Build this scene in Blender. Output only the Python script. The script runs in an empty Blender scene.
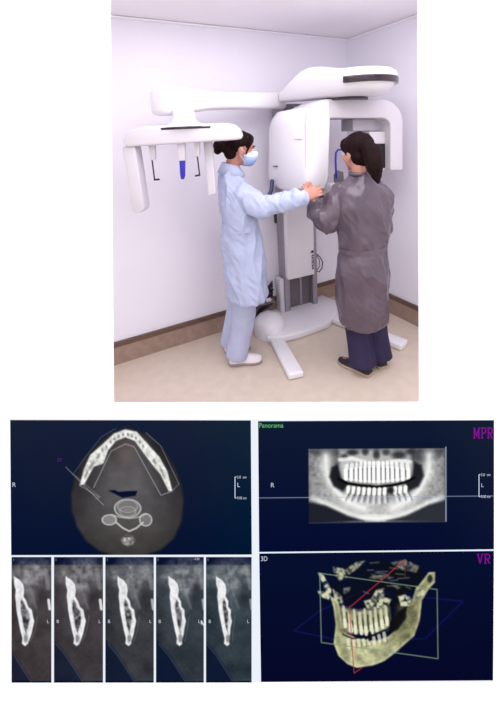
import bpy, bmesh, math, random
import numpy as np
from mathutils import Vector, Matrix, noise
random.seed(4)
SC = bpy.context.scene
COL = SC.collection
# ------------------------------------------------------------------ camera geometry
H = 1.58; FPX = 366.0; PX, PY = 265.0, 201.0
pit = math.atan(68/FPX); rol = math.atan(.047)
Fv = Vector((0, math.cos(pit), -math.sin(pit)))
R0 = Vector((1, 0, 0)); U0 = Vector((0, math.sin(pit), math.cos(pit)))
Rv = math.cos(rol)*R0 - math.sin(rol)*U0
Uv = math.sin(rol)*R0 + math.cos(rol)*U0
CAM = Vector((0, 0, H))
def ray(x, y): return Fv + Rv*((x-PX)/FPX) - Uv*((y-PY)/FPX)
def fl(x, y, z=0.0):
    d = ray(x, y); return CAM + d*((z-H)/d.z)
def aty(x, y, Y):
    d = ray(x, y); return CAM + d*(Y/d.y)
def sheet(x, y, D): return CAM + ray(x, y)*D
cam = bpy.data.cameras.new('camera'); co = bpy.data.objects.new('camera', cam); COL.objects.link(co)
M = Matrix((Rv, Uv, -Fv)).transposed().to_4x4(); M.translation = CAM
co.matrix_world = M
cam.sensor_fit = 'HORIZONTAL'; cam.sensor_width = 36; cam.lens = FPX/500*36
cam.shift_x = -(PX-250)/500; cam.shift_y = (PY-353)/500
cam.clip_start = .02; SC.camera = co

# ------------------------------------------------------------------ materials
def lin(c):
    c = c/255; return c/12.92 if c <= .04045 else ((c+.055)/1.055)**2.4
def rgb(r, g, b): return (lin(r), lin(g), lin(b), 1)
def mat(name, col, rough=.5, metal=0, var=0, scale=8, bump=0, bscale=60, coat=0, spec=.5):
    m = bpy.data.materials.new(name); m.use_nodes = True
    nt = m.node_tree; b = nt.nodes['Principled BSDF']
    b.inputs['Base Color'].default_value = rgb(*col)
    b.inputs['Roughness'].default_value = rough; b.inputs['Metallic'].default_value = metal
    b.inputs['Coat Weight'].default_value = coat; b.inputs['Specular IOR Level'].default_value = spec
    tc = nt.nodes.new('ShaderNodeTexCoord')
    if var:
        n = nt.nodes.new('ShaderNodeTexNoise'); n.inputs['Scale'].default_value = scale
        n.inputs['Detail'].default_value = 5
        r = nt.nodes.new('ShaderNodeValToRGB')
        r.color_ramp.elements[0].position = .3; r.color_ramp.elements[1].position = .7
        r.color_ramp.elements[0].color = rgb(*[max(0, c-var) for c in col])
        r.color_ramp.elements[1].color = rgb(*[min(255, c+var) for c in col])
        nt.links.new(tc.outputs['Object'], n.inputs['Vector'])
        nt.links.new(n.outputs['Fac'], r.inputs['Fac'])
        nt.links.new(r.outputs['Color'], b.inputs['Base Color'])
    if bump:
        n2 = nt.nodes.new('ShaderNodeTexNoise'); n2.inputs['Scale'].default_value = bscale
        n2.inputs['Detail'].default_value = 4
        bp = nt.nodes.new('ShaderNodeBump'); bp.inputs['Strength'].default_value = bump
        bp.inputs['Distance'].default_value = .008
        nt.links.new(tc.outputs['Object'], n2.inputs['Vector'])
        nt.links.new(n2.outputs['Fac'], bp.inputs['Height'])
        nt.links.new(bp.outputs['Normal'], b.inputs['Normal'])
    return m
def emis(name, attr=None, col=None, k=1.0):
    m = bpy.data.materials.new(name); m.use_nodes = True; nt = m.node_tree
    b = nt.nodes['Principled BSDF']; b.inputs['Base Color'].default_value = (0, 0, 0, 1)
    b.inputs['Roughness'].default_value = 1; b.inputs['Specular IOR Level'].default_value = 0
    b.inputs['Emission Strength'].default_value = k
    if attr:
        a = nt.nodes.new('ShaderNodeAttribute'); a.attribute_name = attr
        nt.links.new(a.outputs['Color'], b.inputs['Emission Color'])
    else: b.inputs['Emission Color'].default_value = rgb(*col)
    return m
MT = {}
MT['wall'] = mat('wall_paint', (234, 229, 242), .6, var=2, scale=2, bump=.05, bscale=150)
MT['ceil'] = mat('ceiling_paint', (244, 239, 247), .8, var=2, scale=2)
MT['floor'] = mat('vinyl_floor', (208, 192, 178), .35, var=4, scale=14, bump=.03, bscale=90)
MT['base_lo'] = mat('brown_skirting', (150, 126, 114), .5, var=8, scale=20)
MT['base_hi'] = mat('brown_skirting_cap', (98, 74, 64), .45, var=6, scale=25)
MT['paper'] = mat('white_paper', (250, 250, 250), .7, var=1, scale=30)
MT['white'] = mat('white_enamel', (230, 226, 233), .3, var=1, scale=6, coat=.3)
MT['white2'] = mat('white_plastic', (206, 199, 209), .4, var=2, scale=6)
MT['grey'] = mat('grey_plastic_and_shade', (178, 172, 184), .45, var=3, scale=9)
MT['alu'] = mat('brushed_aluminium', (160, 152, 164), .35, metal=.55, var=6, scale=40)
MT['dgrey'] = mat('dark_grey_panel', (104, 95, 102), .5, var=6, scale=10)
MT['black'] = mat('black_plastic', (34, 26, 34), .3, var=3, scale=10)
MT['strip'] = mat('black_window_strip', (36, 20, 32), .15, var=2, scale=10)
MT['blue'] = mat('blue_plastic', (38, 30, 165), .35, var=4, scale=12)
MT['navybar'] = mat('dark_blue_tube', (44, 42, 92), .35, var=4, scale=12)
MT['skin'] = mat('skin', (184, 126, 112), .55, var=6, scale=25)
MT['hair'] = mat('dark_hair', (26, 11, 12), .6, var=5, scale=70, bump=.4, bscale=120, spec=.08)
MT['coat'] = mat('pale_blue_cotton', (172, 179, 210), .75, var=4, scale=10, bump=.4, bscale=22)
MT['scrubs'] = mat('pale_grey_blue_cotton', (176, 182, 212), .8, var=5, scale=14, bump=.2, bscale=30)
MT['shoe_w'] = mat('white_leather', (226, 216, 222), .5, var=5, scale=30)
MT['sole_w'] = mat('worn_sole', (150, 132, 138), .7, var=6, scale=30)
MT['gown'] = mat('shiny_brown_grey_gown', (88, 75, 88), .3, var=7, scale=7, bump=.3, bscale=16)
MT['navy'] = mat('navy_cotton', (34, 26, 66), .8, var=5, scale=12)
MT['shoe_b'] = mat('black_canvas', (30, 24, 32), .6, var=4, scale=30)
MT['sole_t'] = mat('tan_sole', (176, 156, 138), .6, var=8, scale=30)
MT['mask_b'] = mat('pale_blue_mask', (150, 168, 214), .7, var=4, scale=30)
MT['mask_w'] = mat('white_mask_lining', (232, 234, 246), .7, var=2, scale=30)
MT['eye'] = mat('eye_white', (235, 232, 230), .2)
MT['iris'] = mat('dark_iris', (30, 20, 18), .15)
MT['lip'] = mat('lip', (184, 104, 104), .45)
MT['frame'] = emis('screen_frame', col=(236, 242, 250))

# ------------------------------------------------------------------ object helpers
def link(name, me, m=None, parent=None, smooth=True, auto=None):
    o = bpy.data.objects.new(name, me); COL.objects.link(o)
    if m: me.materials.clear(); me.materials.append(m)
    for p in me.polygons: p.use_smooth = smooth
    if auto is not None and smooth:
        try: me.set_sharp_from_angle(angle=math.radians(auto))
        except Exception: pass
    if parent:
        o.parent = parent
        bpy.context.view_layer.update()
        o.matrix_parent_inverse = parent.matrix_world.inverted()
    return o
def tag(o, label=None, cat=None, group=None, kind=None):
    if label: o['label'] = label
    if cat: o['category'] = cat
    if group: o['group'] = group
    if kind: o['kind'] = kind
    return o
def empty(name, loc):
    o = bpy.data.objects.new(name, None); COL.objects.link(o); o.location = loc
    o.empty_display_size = .1; bpy.context.view_layer.update(); return o
class MB:
    def __init__(s): s.v = []; s.f = []
    def add(s, vs, fs):
        n = len(s.v); s.v += [tuple(v) for v in vs]; s.f += [tuple(i+n for i in f) for f in fs]
    def mesh(s, name='m'):
        me = bpy.data.meshes.new(name); me.from_pydata(s.v, [], s.f); me.validate(); me.update()
        bm = bmesh.new(); bm.from_mesh(me); bmesh.ops.recalc_face_normals(bm, faces=bm.faces); bm.to_mesh(me); bm.free()
        return me
    def rings(s, rs, cap=True):
        n = len(rs[0]); vs = [p for r in rs for p in r]; fs = []
        for i in range(len(rs)-1):
            for j in range(n):
                fs.append((i*n+j, i*n+(j+1) % n, (i+1)*n+(j+1) % n, (i+1)*n+j))
        if cap: fs.append(tuple(range(n))[::-1]); fs.append(tuple((len(rs)-1)*n+j for j in range(n)))
        s.add(vs, fs); return s
    def tube(s, pts, rad, n=12, flat=1.0, fdir=None, round_ends=True):
        """tapered rounded tube through pts; flat scales the radius along fdir"""
        pts = [Vector(p) for p in pts]
        if not hasattr(rad, '__len__'): rad = [rad]*len(pts)
        rad = list(rad)
        P, Rr = [], []
        for i, (p, r) in enumerate(zip(pts, rad)): P.append(p); Rr.append(r)
        if round_ends:
            d0 = (P[0]-P[1]).normalized(); d1 = (P[-1]-P[-2]).normalized(); r0, r1 = Rr[0], Rr[-1]
            a = [P[0]+d0*r0*.95, P[0]+d0*r0*.7]; b = [P[-1]+d1*r1*.7, P[-1]+d1*r1*.95]
            P = a+P+b; Rr = [r0*.3, r0*.71]+Rr+[r1*.71, r1*.3]
        t0 = (P[1]-P[0]).normalized()
        ref = Vector(fdir) if fdir is not None else (Vector((0, 0, 1)) if abs(t0.z) < .9 else Vector((1, 0, 0)))
        rs = []
        for i, p in enumerate(P):
            t = (P[min(i+1, len(P)-1)]-P[max(i-1, 0)]).normalized()
            a = (ref - t*ref.dot(t))
            if a.length < 1e-4: a = t.orthogonal()
            a.normalize(); b = t.cross(a)
            if fdir is None: ref = a
            rs.append([p + a*(math.cos(q)*Rr[i]*flat) + b*(math.sin(q)*Rr[i]) for q in [2*math.pi*k/n for k in range(n)]])
        return s.rings(rs)
    def ell(s, c, r, axes=None, nu=20, nv=12, p=1.0):
        c = Vector(c)
        ax = axes or (Vector((1, 0, 0)), Vector((0, 1, 0)), Vector((0, 0, 1)))
        rs = []
        sp = lambda v: math.copysign(abs(v)**p, v)
        for i in range(nv+1):
            th = math.pi*(i/nv); th = min(max(th, .04), math.pi-.04)
            rs.append([c + ax[0]*(r[0]*sp(math.sin(th))*sp(math.cos(q))) + ax[1]*(r[1]*sp(math.sin(th))*sp(math.sin(q))) + ax[2]*(r[2]*sp(math.cos(th)))
                       for q in [2*math.pi*k/nu for k in range(nu)]])
        return s.rings(rs)
    def box(s, c, h, axes=None):
        c = Vector(c); ax = axes or (Vector((1, 0, 0)), Vector((0, 1, 0)), Vector((0, 0, 1)))
        vs = [c+ax[0]*(h[0]*i)+ax[1]*(h[1]*j)+ax[2]*(h[2]*k) for i in (-1, 1) for j in (-1, 1) for k in (-1, 1)]
        s.add(vs, [(0, 1, 3, 2), (4, 6, 7, 5), (0, 4, 5, 1), (2, 3, 7, 6), (0, 2, 6, 4), (1, 5, 7, 3)]); return s
    def prism(s, poly, off):
        """poly = list of points, extruded by vector off"""
        off = Vector(off); a = [Vector(p) for p in poly]; return s.rings([a, [p+off for p in a]])
def bevel(me, w, seg=3, ang=30):
    bm = bmesh.new(); bm.from_mesh(me)
    es = [e for e in bm.edges if len(e.link_faces) == 2 and e.calc_face_angle(0) > math.radians(ang)]
    bmesh.ops.bevel(bm, geom=es, offset=w, segments=seg, profile=.5, affect='EDGES', clamp_overlap=True)
    bm.to_mesh(me); bm.free(); return me
def part(name, mb, m, parent=None, bev=0, seg=3, auto=35, ang=30):
    me = mb.mesh(name)
    if bev: bevel(me, bev, seg, ang)
    return link(name, me, m, parent, True, auto)
def fuse(mb, vox, smooth=6, disp=None):
    """one continuous skin over overlapping closed shapes"""
    me = mb.mesh('tmp'); o = bpy.data.objects.new('tmp', me); COL.objects.link(o)
    r = o.modifiers.new('r', 'REMESH'); r.mode = 'VOXEL'; r.voxel_size = vox; r.adaptivity = 0
    if smooth:
        sm = o.modifiers.new('s', 'SMOOTH'); sm.factor = .5; sm.iterations = smooth
    dg = bpy.context.evaluated_depsgraph_get(); dg.update()
    out = bpy.data.meshes.new_from_object(o.evaluated_get(dg))
    bpy.data.objects.remove(o); 
    if disp:
        ns = [v.normal.copy() for v in out.vertices]
        for v, n in zip(out.vertices, ns): v.co = v.co + n*disp(v.co)
        out.update()
    return out

# ------------------------------------------------------------------ room shell
A_L = math.radians(28.3); A_R = math.radians(119.6)
CO = fl(348, 290.9); CO.z = 0
dL = Vector((-math.cos(A_L), -math.sin(A_L), 0)); dR = Vector((-math.cos(A_R), -math.sin(A_R), 0))
nL = Vector((math.sin(A_L), -math.cos(A_L), 0)); nR = Vector((-math.sin(A_R), math.cos(A_R), 0))
if nR.x > 0: nR = -nR
ZC = 2.355
def struct(name, mb, m, parent=None, **k):
    o = part(name, mb, m, parent, **k)
    if not parent: o['kind'] = 'structure'
    return o
pL = CO + dL*4.6; pR = CO + dR*4.6
Zu = Vector((0, 0, 1))
b = MB(); b.prism([CO - nL*.12 + Zu*-.0 - dL*.15, pL-nL*.12, pL, CO-dL*.0], Zu*ZC); struct('wall_left', b, MT['wall'], auto=20)
b = MB(); b.prism([CO - nR*.12, pR-nR*.12, pR, CO.copy()], Zu*ZC); struct('wall_right', b, MT['wall'], auto=20)
fp = [CO + Vector((.0, .25, 0)), CO+Vector((.35, .0, 0)), pR - nR*.12, pR+Vector((0, -1.6, 0)), pL+Vector((0, -1.6, 0)), pL - nL*.12]
fp = [Vector((-3.9, -1.6, 0)), Vector((3.4, -1.6, 0)), Vector((3.4, 3.75, 0)), Vector((-3.9, 3.75, 0))]
b = MB(); b.prism([p-Zu*.08 for p in fp], Zu*.08); struct('floor', b, MT['floor'], auto=20)
b = MB(); b.prism([p+Zu*ZC for p in fp], Zu*.08); struct('ceiling', b, MT['ceil'], auto=20)
for nm, d, n in (('left', dL, nL), ('right', dR, nR)):
    b = MB(); b.prism([CO+n*.001, CO+d*4.5+n*.001, CO+d*4.5+n*.016, CO+n*.016+d*.016], Zu*.135)
    o = struct('baseboard_'+nm, b, MT['base_lo'], auto=20)
    b = MB(); b.prism([p+Zu*.135 for p in [CO+n*.001, CO+d*4.5+n*.001, CO+d*4.5+n*.021, CO+n*.021+d*.021]], Zu*.035)
    struct('baseboard_cap', b, MT['base_hi'], parent=o, auto=20)
    b = MB(); b.prism([p+Zu*(ZC-.016) for p in [CO+n*.001, CO+d*4.5+n*.001, CO+d*4.5+n*.014, CO+n*.014+d*.014]], Zu*.012)
    struct('trim_1' if nm == 'left' else 'trim_2', b, MT['ceil'], auto=20)

# ------------------------------------------------------------------ the page: a thin white sheet with an opening, no room wall
D = .985
low = min(sheet(x, 715, D+.012).z for x in (-70, 570))
k = H/(H-low); D = (D)*k*.998
OUT = [(-70, -60), (570, -60), (570, 715), (-70, 715)]
INN = [(109.6, -14), (418.2, -14), (419.8, 403.2), (113.2, 403.8)]
bm = bmesh.new(); lay = []
for dd in (D, D+.006):
    lay.append([[bm.verts.new(sheet(x, y, dd)) for x, y in OUT], [bm.verts.new(CAM + ray(x, y)*D + Fv*(dd-D)) for x, y in INN]])
for kx in range(2):
    o_, i_ = lay[kx]
    for j in range(4): bm.faces.new((o_[j], o_[(j+1) % 4], i_[(j+1) % 4], i_[j]))
for r_ in range(2):
    for j in range(4): bm.faces.new((lay[0][r_][j], lay[0][r_][(j+1) % 4], lay[1][r_][(j+1) % 4], lay[1][r_][j]))
bmesh.ops.recalc_face_normals(bm, faces=bm.faces)
me = bpy.data.meshes.new('page_sheet'); bm.to_mesh(me); bm.free()
tag(link('page_sheet', me, MT['paper'], None, False), kind='structure')

# ------------------------------------------------------------------ scan display (flat screens)
class Ras:
    def __init__(s, x0, y0, x1, y1, k=1.6):
        s.b = (x0, y0, x1, y1); s.nx = int((x1-x0)*k)+1; s.ny = int((y1-y0)*k)+1
        s.X, s.Y = np.meshgrid(np.linspace(x0, x1, s.nx), np.linspace(y0, y1, s.ny))
        s.im = np.zeros((s.ny, s.nx, 3)); s.rng = np.random.RandomState(int(x0*7+y0))
    def fill(s, top, bot):
        t = ((s.Y-s.b[1])/(s.b[3]-s.b[1]))[..., None]; s.im[:] = np.array(top)*(1-t)+np.array(bot)*t
    def mix(s, a, col):
        a = np.clip(a, 0, 1)[..., None]; s.im = s.im*(1-a)+np.array(col, float)*a if np.ndim(col) == 1 else s.im*(1-a)+col*a
    def mul(s, a): s.im = s.im*a[..., None]
    def add(s, a): s.im = s.im + (a[..., None] if a.ndim == 2 else a)
    def noise(s, cell, oct=3):
        out = 0; amp = 1; tot = 0
        for o in range(oct):
            c = cell/2**o; gw = int((s.b[2]-s.b[0])/c)+3; gh = int((s.b[3]-s.b[1])/c)+3
            g = s.rng.rand(gh, gw)*2-1; fx = (s.X-s.b[0])/c; fy = (s.Y-s.b[1])/c
            ix = fx.astype(int); iy = fy.astype(int); tx = fx-ix; ty = fy-iy; tx = tx*tx*(3-2*tx); ty = ty*ty*(3-2*ty)
            v = (g[iy, ix]*(1-tx)+g[iy, ix+1]*tx)*(1-ty)+(g[iy+1, ix]*(1-tx)+g[iy+1, ix+1]*tx)*ty
            out = out+v*amp; tot += amp; amp *= .55
        return out/tot
    def seg(s, P, closed=False):
        d = np.full(s.X.shape, 1e9); n = len(P)
        for i in range(n if closed else n-1):
            ax, ay = P[i]; bx, by = P[(i+1) % n]; dx, dy = bx-ax, by-ay; L = dx*dx+dy*dy+1e-9
            t = np.clip(((s.X-ax)*dx+(s.Y-ay)*dy)/L, 0, 1)
            d = np.minimum(d, np.hypot(s.X-ax-t*dx, s.Y-ay-t*dy))
        return d
    def poly(s, P, soft=.7):
        ins = np.zeros(s.X.shape, bool); n = len(P)
        for i in range(n):
            ax, ay = P[i]; bx, by = P[(i+1) % n]
            if ay == by: continue
            c = ((ay > s.Y) != (by > s.Y)) & (s.X < (bx-ax)*(s.Y-ay)/(by-ay)+ax); ins ^= c
        d = s.seg(P, True); d = np.where(ins, d, -d)
        return np.clip(d/soft+.5, 0, 1)
    def line(s, P, w, closed=False): return np.clip((w/2+.45-s.seg(P, closed))/.7, 0, 1)
    def ell(s, cx, cy, rx, ry, soft=.15, rot=0):
        c, q = math.cos(rot), math.sin(rot); x = (s.X-cx)*c+(s.Y-cy)*q; y = -(s.X-cx)*q+(s.Y-cy)*c
        return np.clip((1-np.sqrt((x/rx)**2+(y/ry)**2))/soft+.5, 0, 1)
    def blur(s, n=1):
        for _ in range(n):
            p = np.pad(s.im, ((1, 1), (1, 1), (0, 0)), 'edge')
            s.im = (p[:-2, 1:-1]+p[2:, 1:-1]+p[1:-1, :-2]+p[1:-1, 2:]+2*p[1:-1, 1:-1])/6
    def build(s, name, parent, depth):
        im = np.clip(s.im, 0, 255)/255; L = np.where(im <= .04045, im/12.92, ((im+.055)/1.055)**2.4)
        Q = QUADS.get((s.b[0], s.b[1]))
        if Q:
            U_ = (s.X-s.b[0])/(s.b[2]-s.b[0]); V_ = (s.Y-s.b[1])/(s.b[3]-s.b[1])
            qx = [(1-U_)*(1-V_)*Q[0][c]+U_*(1-V_)*Q[1][c]+U_*V_*Q[2][c]+(1-U_)*V_*Q[3][c] for c in (0, 1)]
        else: qx = (s.X, s.Y)
        vs = [tuple(sheet(x, y, depth)) for x, y in zip(qx[0].ravel(), qx[1].ravel())]
        nx = s.nx; fs = [(j*nx+i, (j+1)*nx+i, (j+1)*nx+i+1, j*nx+i+1) for j in range(s.ny-1) for i in range(nx-1)]
        me = bpy.data.meshes.new(name); me.from_pydata(vs, [], fs)
        ca = me.color_attributes.new('scan', 'FLOAT_COLOR', 'POINT')
        a = np.ones((s.nx*s.ny, 4), np.float32); a[:, :3] = L.reshape(-1, 3); ca.data.foreach_set('color', a.ravel())
        return link(name, me, SCAN, parent, False)
SCAN = emis('scan_image', attr='scan')
QUADS = {(10, 420): [(10.2, 420), (250.8, 420.4), (251.8, 554.6), (11.2, 555.2)],
         (259, 421): [(258.1, 421.2), (494, 420.2), (494, 549.3), (259.1, 552)],
         (261, 553.3): [(259.2, 553.5), (494, 550.9), (493, 680.4), (261, 682)]}
def zz(ox, oy, sc, L): return [(ox+x/sc, oy+y/sc) for x, y in L]

disp = empty('medical_display', sheet(252, 683, D-.002))
tag(disp, 'flat display of dental scans with jaw slices, panorama and 3D jaw on navy', 'screen')
DB = D-.0035; DV = D-.0048; DT = D-.0056
fr = [(9.6, 418.9), (494.4, 419.6), (493.6, 682), (252, 682.6), (11, 683.4)]
b = MB(); b.rings([[sheet(x, y, D-.0004) for x, y in fr], [sheet(x, y, DB) for x, y in fr]]); part('screen_frame', b, MT['frame'], disp, auto=20)
NV1 = (22, 30, 52); NV2 = (4, 14, 44)
# axial slice ------------------------------------------------------
a = Ras(10, 420, 251, 554.5); a.fill((24, 32, 54), (6, 18, 48))
a.im += np.array((4, 2, -2))*(np.clip(a.noise(60), -1, 1)[..., None]) + np.array((-6, 4, 2))*np.clip((a.X-190)/60, 0, 1)[..., None]
hd = [(128,427),(110,433),(95,445),(82,460),(74,478),(70.5,495),(71,510),(76,526),(85,540),(98,550),(115,556),(140,556),(160,549),(173,538),(181,520),(183,500),(181,485),(174,465),(163,448),(150,435)]
hm = a.poly(hd, 3)
dist = a.seg(hd, True)
tone = 38+34*np.clip(dist/34, 0, 1)+16*np.clip((a.Y-455)/70, 0, 1)+9*a.noise(9, 4)+16*a.ell(127, 470, 26, 30, .9)
a.mix(hm*.97, np.stack([tone*1.02, tone*.98, tone*1.0], -1))
a.mix(a.ell(127, 450, 12, 12, .8)*hm*.3, (136, 112, 108)); a.mix(np.clip((a.Y-505)/50, 0, 1)*hm*.3, (66, 62, 50))
jaw = zz(50, 415, 3.125, [(92,218),(105,170),(125,125),(165,90),(200,58),(235,45),(270,52),(300,85),(340,130),(365,175),(380,235),(370,237),(345,185),(320,155),(290,115),(265,80),(235,68),(205,80),(180,110),(165,150),(135,160),(105,215)])
jm = a.poly(jaw, 1.0); jt = 226+50*a.noise(2.4, 2)
a.mix(a.poly(jaw, 4)*.5, (150, 150, 150)); a.mix(jm, np.stack([jt, jt*1.0, jt*.98], -1))
a.mix(np.clip(1-a.seg(jaw, True)/1.3, 0, 1)*jm*.7, (252, 252, 250))
for x, y in [(163,108),(176,98),(189,84),(201,74),(214,66),(228,60),(243,60),(256,64),(268,72),(280,84),(291,97)]:
    px_, py_ = zz(50, 415, 3.125, [(x, y)])[0]; a.mix(a.ell(px_, py_, 1.1, 1.9, .5, 0)*.55, (90, 88, 92))
for x, y, rx, ry, rt in [(128,158,5,16,.5),(150,128,5,10,.5),(326,145,5,9,-.5),(350,178,4,20,-.4),(112,186,3,14,.4)]:
    px_, py_ = zz(50, 415, 3.125, [(x, y)])[0]; a.mix(a.ell(px_, py_, rx/3, ry/3, .6, rt)*.6, (110, 106, 108))
a.mix(a.poly([(107.6,490.2),(114,489.6),(118,491.6),(126,490.8),(137,490.5),(135,495.5),(122,497.5),(114,493.5)], .8), (8, 16, 44))
W = (205, 203, 200)
def ring(cx, cy, rx, ry, w=.22, s=.8, f=.35):
    a.mix(a.ell(cx, cy, rx, ry, .25)*f, (190, 188, 186)); q = np.abs(np.sqrt(((a.X-cx)/rx)**2+((a.Y-cy)/ry)**2)-1)
    a.mix(np.clip(1-q/w, 0, 1)*s, (222, 222, 220))
a.blur(1); ring(127, 508, 13, 9, .1, .8, .25); ring(127, 506, 10, 6, .09, .5, .1); ring(127, 511, 8, 5, .1, .5, .1); ring(108.5, 519.5, 7, 5, .2, .8, .5); ring(145, 519.5, 6, 6, .2, .8, .35)
a.mix(a.line(zz(50, 415, 3.125, [(205,335),(225,352),(245,362),(268,352),(288,335)]), 1.6)*.85, W)
a.mix(a.line(zz(50, 415, 3.125, [(190,310),(215,318),(245,322),(275,318),(298,308)]), 1.4)*.6, W)
a.mix(a.ell(127, 540, 6, 5, .8)*(.5+.5*a.noise(2, 1)), (210, 208, 205))
for L, w, s_ in [([(70,185),(110,130),(160,68),(205,42)],.5,.28),([(48,162),(165,280)],.6,.5),([(75,187),(155,255),(140,262)],.5,.35),([(90,218),(150,255)],.5,.5),
              ([(135,225),(190,112),(235,90),(262,98),(345,250),(378,238)],.6,.55),([(402,215),(345,95),(300,55)],.6,.4),([(402,215),(378,238)],.5,.4),([(300,80),(368,215)],.5,.3)]:
    a.mix(a.line(zz(50, 415, 3.125, L), w)*s_, (206, 208, 214))
AX = a.build('axial_view', disp, DV)
# cross sections ---------------------------------------------------
SX = [(11.6, 51.4, -9.2), (54, 103, 0), (105.3, 153.8, .6), (156, 203.8, .9), (206, 251.6, -1.5)]
XS = []
for i, (x0, x1, off) in enumerate(SX):
    a = Ras(x0, 557, x1, 682.6, 1.8); a.fill((10, 17, 44), (7, 14, 42))
    sh = lambda L: [((x-245)/5+54-54+ (x0 if i else x0)+off, 550+y/5) for x, y in L]
    warm = [8, 6, 0, -6, -10][i]; imx = a.poly([(x0-2, 565), (x1+2, 565), (x1+2, 680.5), (x0-2, 680.5)], .8)
    t = 62+16*a.noise(14, 4)-8*np.clip((a.Y-610)/60, 0, 1)-10*np.clip(1-(a.X-x0)/12, 0, 1)+4*a.noise(1.2, 1)
    a.mix(imx, np.stack([t+warm, t+1, t+6-warm*.3], -1))
    top = a.ell(*sh([(400, 120)])[0], 19, 15, 1.1)+a.ell(*sh([(385, 190)])[0], 6, 17, 1.2)*.7+a.ell(*sh([(275, 130)])[0], 8, 8, 1.2)*.5
    a.mix(np.clip(top, 0, 1)*(.5+.5*a.noise(5, 3)), (165, 166, 170))
    a.mix(a.line(sh([(375, 110), (385, 200), (415, 290)]), 2.5)*.25, (150, 152, 158))
    a.mix(a.ell(*sh([(440, 215)])[0], 5, 13, 1)*.35, (30, 30, 38))
    a.mix(a.line(sh([(476, 250), (482, 295)]), 2.6)*[1, 1, .7, .6, .5][i], (225, 225, 228))
    a.mix(a.line(sh([(460, 100), (474, 190)]), 4)*.4, (160, 160, 164))
    nav = a.poly(sh([(200, 405), (255, 462), (305, 520), (395, 662), (200, 700)]), 2.5)*imx
    a.mix(nav*(.6, .65, .75, .85, .85)[i], (10, 20, 48)); a.mix(a.line(sh([(255, 470), (305, 530), (385, 655)]), 1)*.3, (120, 128, 136))
    a.mix(a.line(sh([(385, 655), (520, 650)]), .8)*.35, (120, 128, 136))
    nv = min(i, 4); w = [0, 0, -8, -14, -22][i]
    out = [(303,130),(312,138),(332,150),(349,172),(354,200),(350,232),(364,255),(374+w*.5,284),(392+w*.7,300),(397+w,330),(404+w,356),(396+w,392),(390+w*.8,420),(378+w*.6,452),(370,470),(358,480),(343,468),(346,442),(336,405),(330,375),(322,335),(316,300),(313,262),(309,232),(312,200),(304,170)]
    a.mix(a.poly(sh(out), 3)*.5, (120, 122, 126)); bt = 228+30*a.noise(3, 2); a.mix(a.poly(sh(out), .8), np.stack([bt, bt, bt*1.01], -1))
    inn = [(342,246),(352,262),(362+w*.4,290),(376+w*.6,306),(381+w*.8,345),(376+w*.7,378),(368+w*.4,400),(364,420),(357,400),(350,380),(344,340),(337,300),(336,262)]
    it = 92+95*a.noise(3.2, 2); a.mix(a.poly(sh(inn), 1.2)*.95, np.stack([it, it, it+4], -1))
    a.mix(np.clip(1-np.abs(a.seg(sh(out), True)-.8)/1.1, 0, 1)*a.poly(sh(out), .8)*.7, (250, 250, 252))
    a.mix(a.ell(*sh([(362, 442)])[0], 2.2, 4, .6)*.8, (120, 122, 128)); a.mix(a.line(sh([(320, 200), (332, 330), (350, 450)]), 1.2)*.3, (255, 255, 255))
    a.mix(a.line(sh([(420+w, 330), (410+w, 400), (385, 455)]), .8)*.3, (150, 152, 158))
    a.blur(1); a.mix(a.line([(x0+2, 559), (x0+2, 560.5)], .8)*.6, (150, 160, 190))
    XS.append(a.build('cross_section_view', disp, DV))
# panorama ---------------------------------------------------------
a = Ras(259, 421, 494, 551.2); a.fill((16, 26, 50), (4, 12, 48)); a.im += np.array((6, 6, 0))*np.clip((a.X-430)/60, 0, 1)[..., None]
Z = lambda L: zz(300, 440, 3.125, L)
im = a.poly([(309, 449), (445, 449), (445, 522.5), (309, 522.5)], .7)
t = 118+34*a.noise(7, 4)+12*a.noise(1.5, 1); lay_ = np.stack([t, t*1.0, t*1.0], -1)
tmp = a.im.copy(); a.im = lay_
a.mix(a.poly(Z([(28,28),(455,28),(455,60),(400,70),(30,50)]), 5)*.6, (52, 54, 58))
a.mix(a.poly(Z([(30,40),(75,60),(90,120),(130,170),(210,195),(270,195),(350,170),(395,120),(410,70),(455,40),(455,190),(350,238),(240,252),(150,228),(30,180)]), 6)*.75, np.stack([150+45*a.noise(3, 3)]*3, -1))
for L_p in ([(82,50),(84,90),(92,125),(118,165),(150,195),(200,215)], [(404,50),(402,100),(392,125),(372,160),(340,190),(290,215)]):
    dq = a.seg(Z(L_p)); a.mix(np.exp(-(dq/6.5)**2)*.62, (216, 216, 214)); a.mix(np.exp(-(dq/2.2)**2)*.4, (240, 240, 238))
a.mix(a.poly(Z([(120,75),(100,85),(92,115),(105,145),(135,162),(150,140),(130,115)]), 3)*.92, (36, 38, 42))
a.mix(a.poly(Z([(355,70),(380,80),(388,115),(372,148),(340,162),(330,135),(352,110)]), 3)*.92, (40, 42, 46))
a.mix(a.poly(Z([(125,32),(340,32),(352,75),(345,125),(240,140),(135,125),(125,80)]), 5)*.7, (196, 197, 196))
for cx, cy, rx, ry, v in [(165,40,18,8,40),(205,38,10,10,50),(240,46,10,14,46),(270,40,12,9,60),(310,48,22,12,44),(345,38,14,8,60),(140,52,10,8,60)]:
    px_, py_ = Z([(cx, cy)])[0]; a.mix(a.ell(px_, py_, rx/3, ry/3, .9)*.8, (v, v, v+2))
a.mix(a.line(Z([(125,62),(165,58),(210,72),(260,74),(310,66),(345,70)]), 3.4)*.55, (238, 238, 236))
xs_ = [136, 153, 169, 183, 197, 211, 224, 238, 254, 268, 282, 297, 313, 331, 348]
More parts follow.
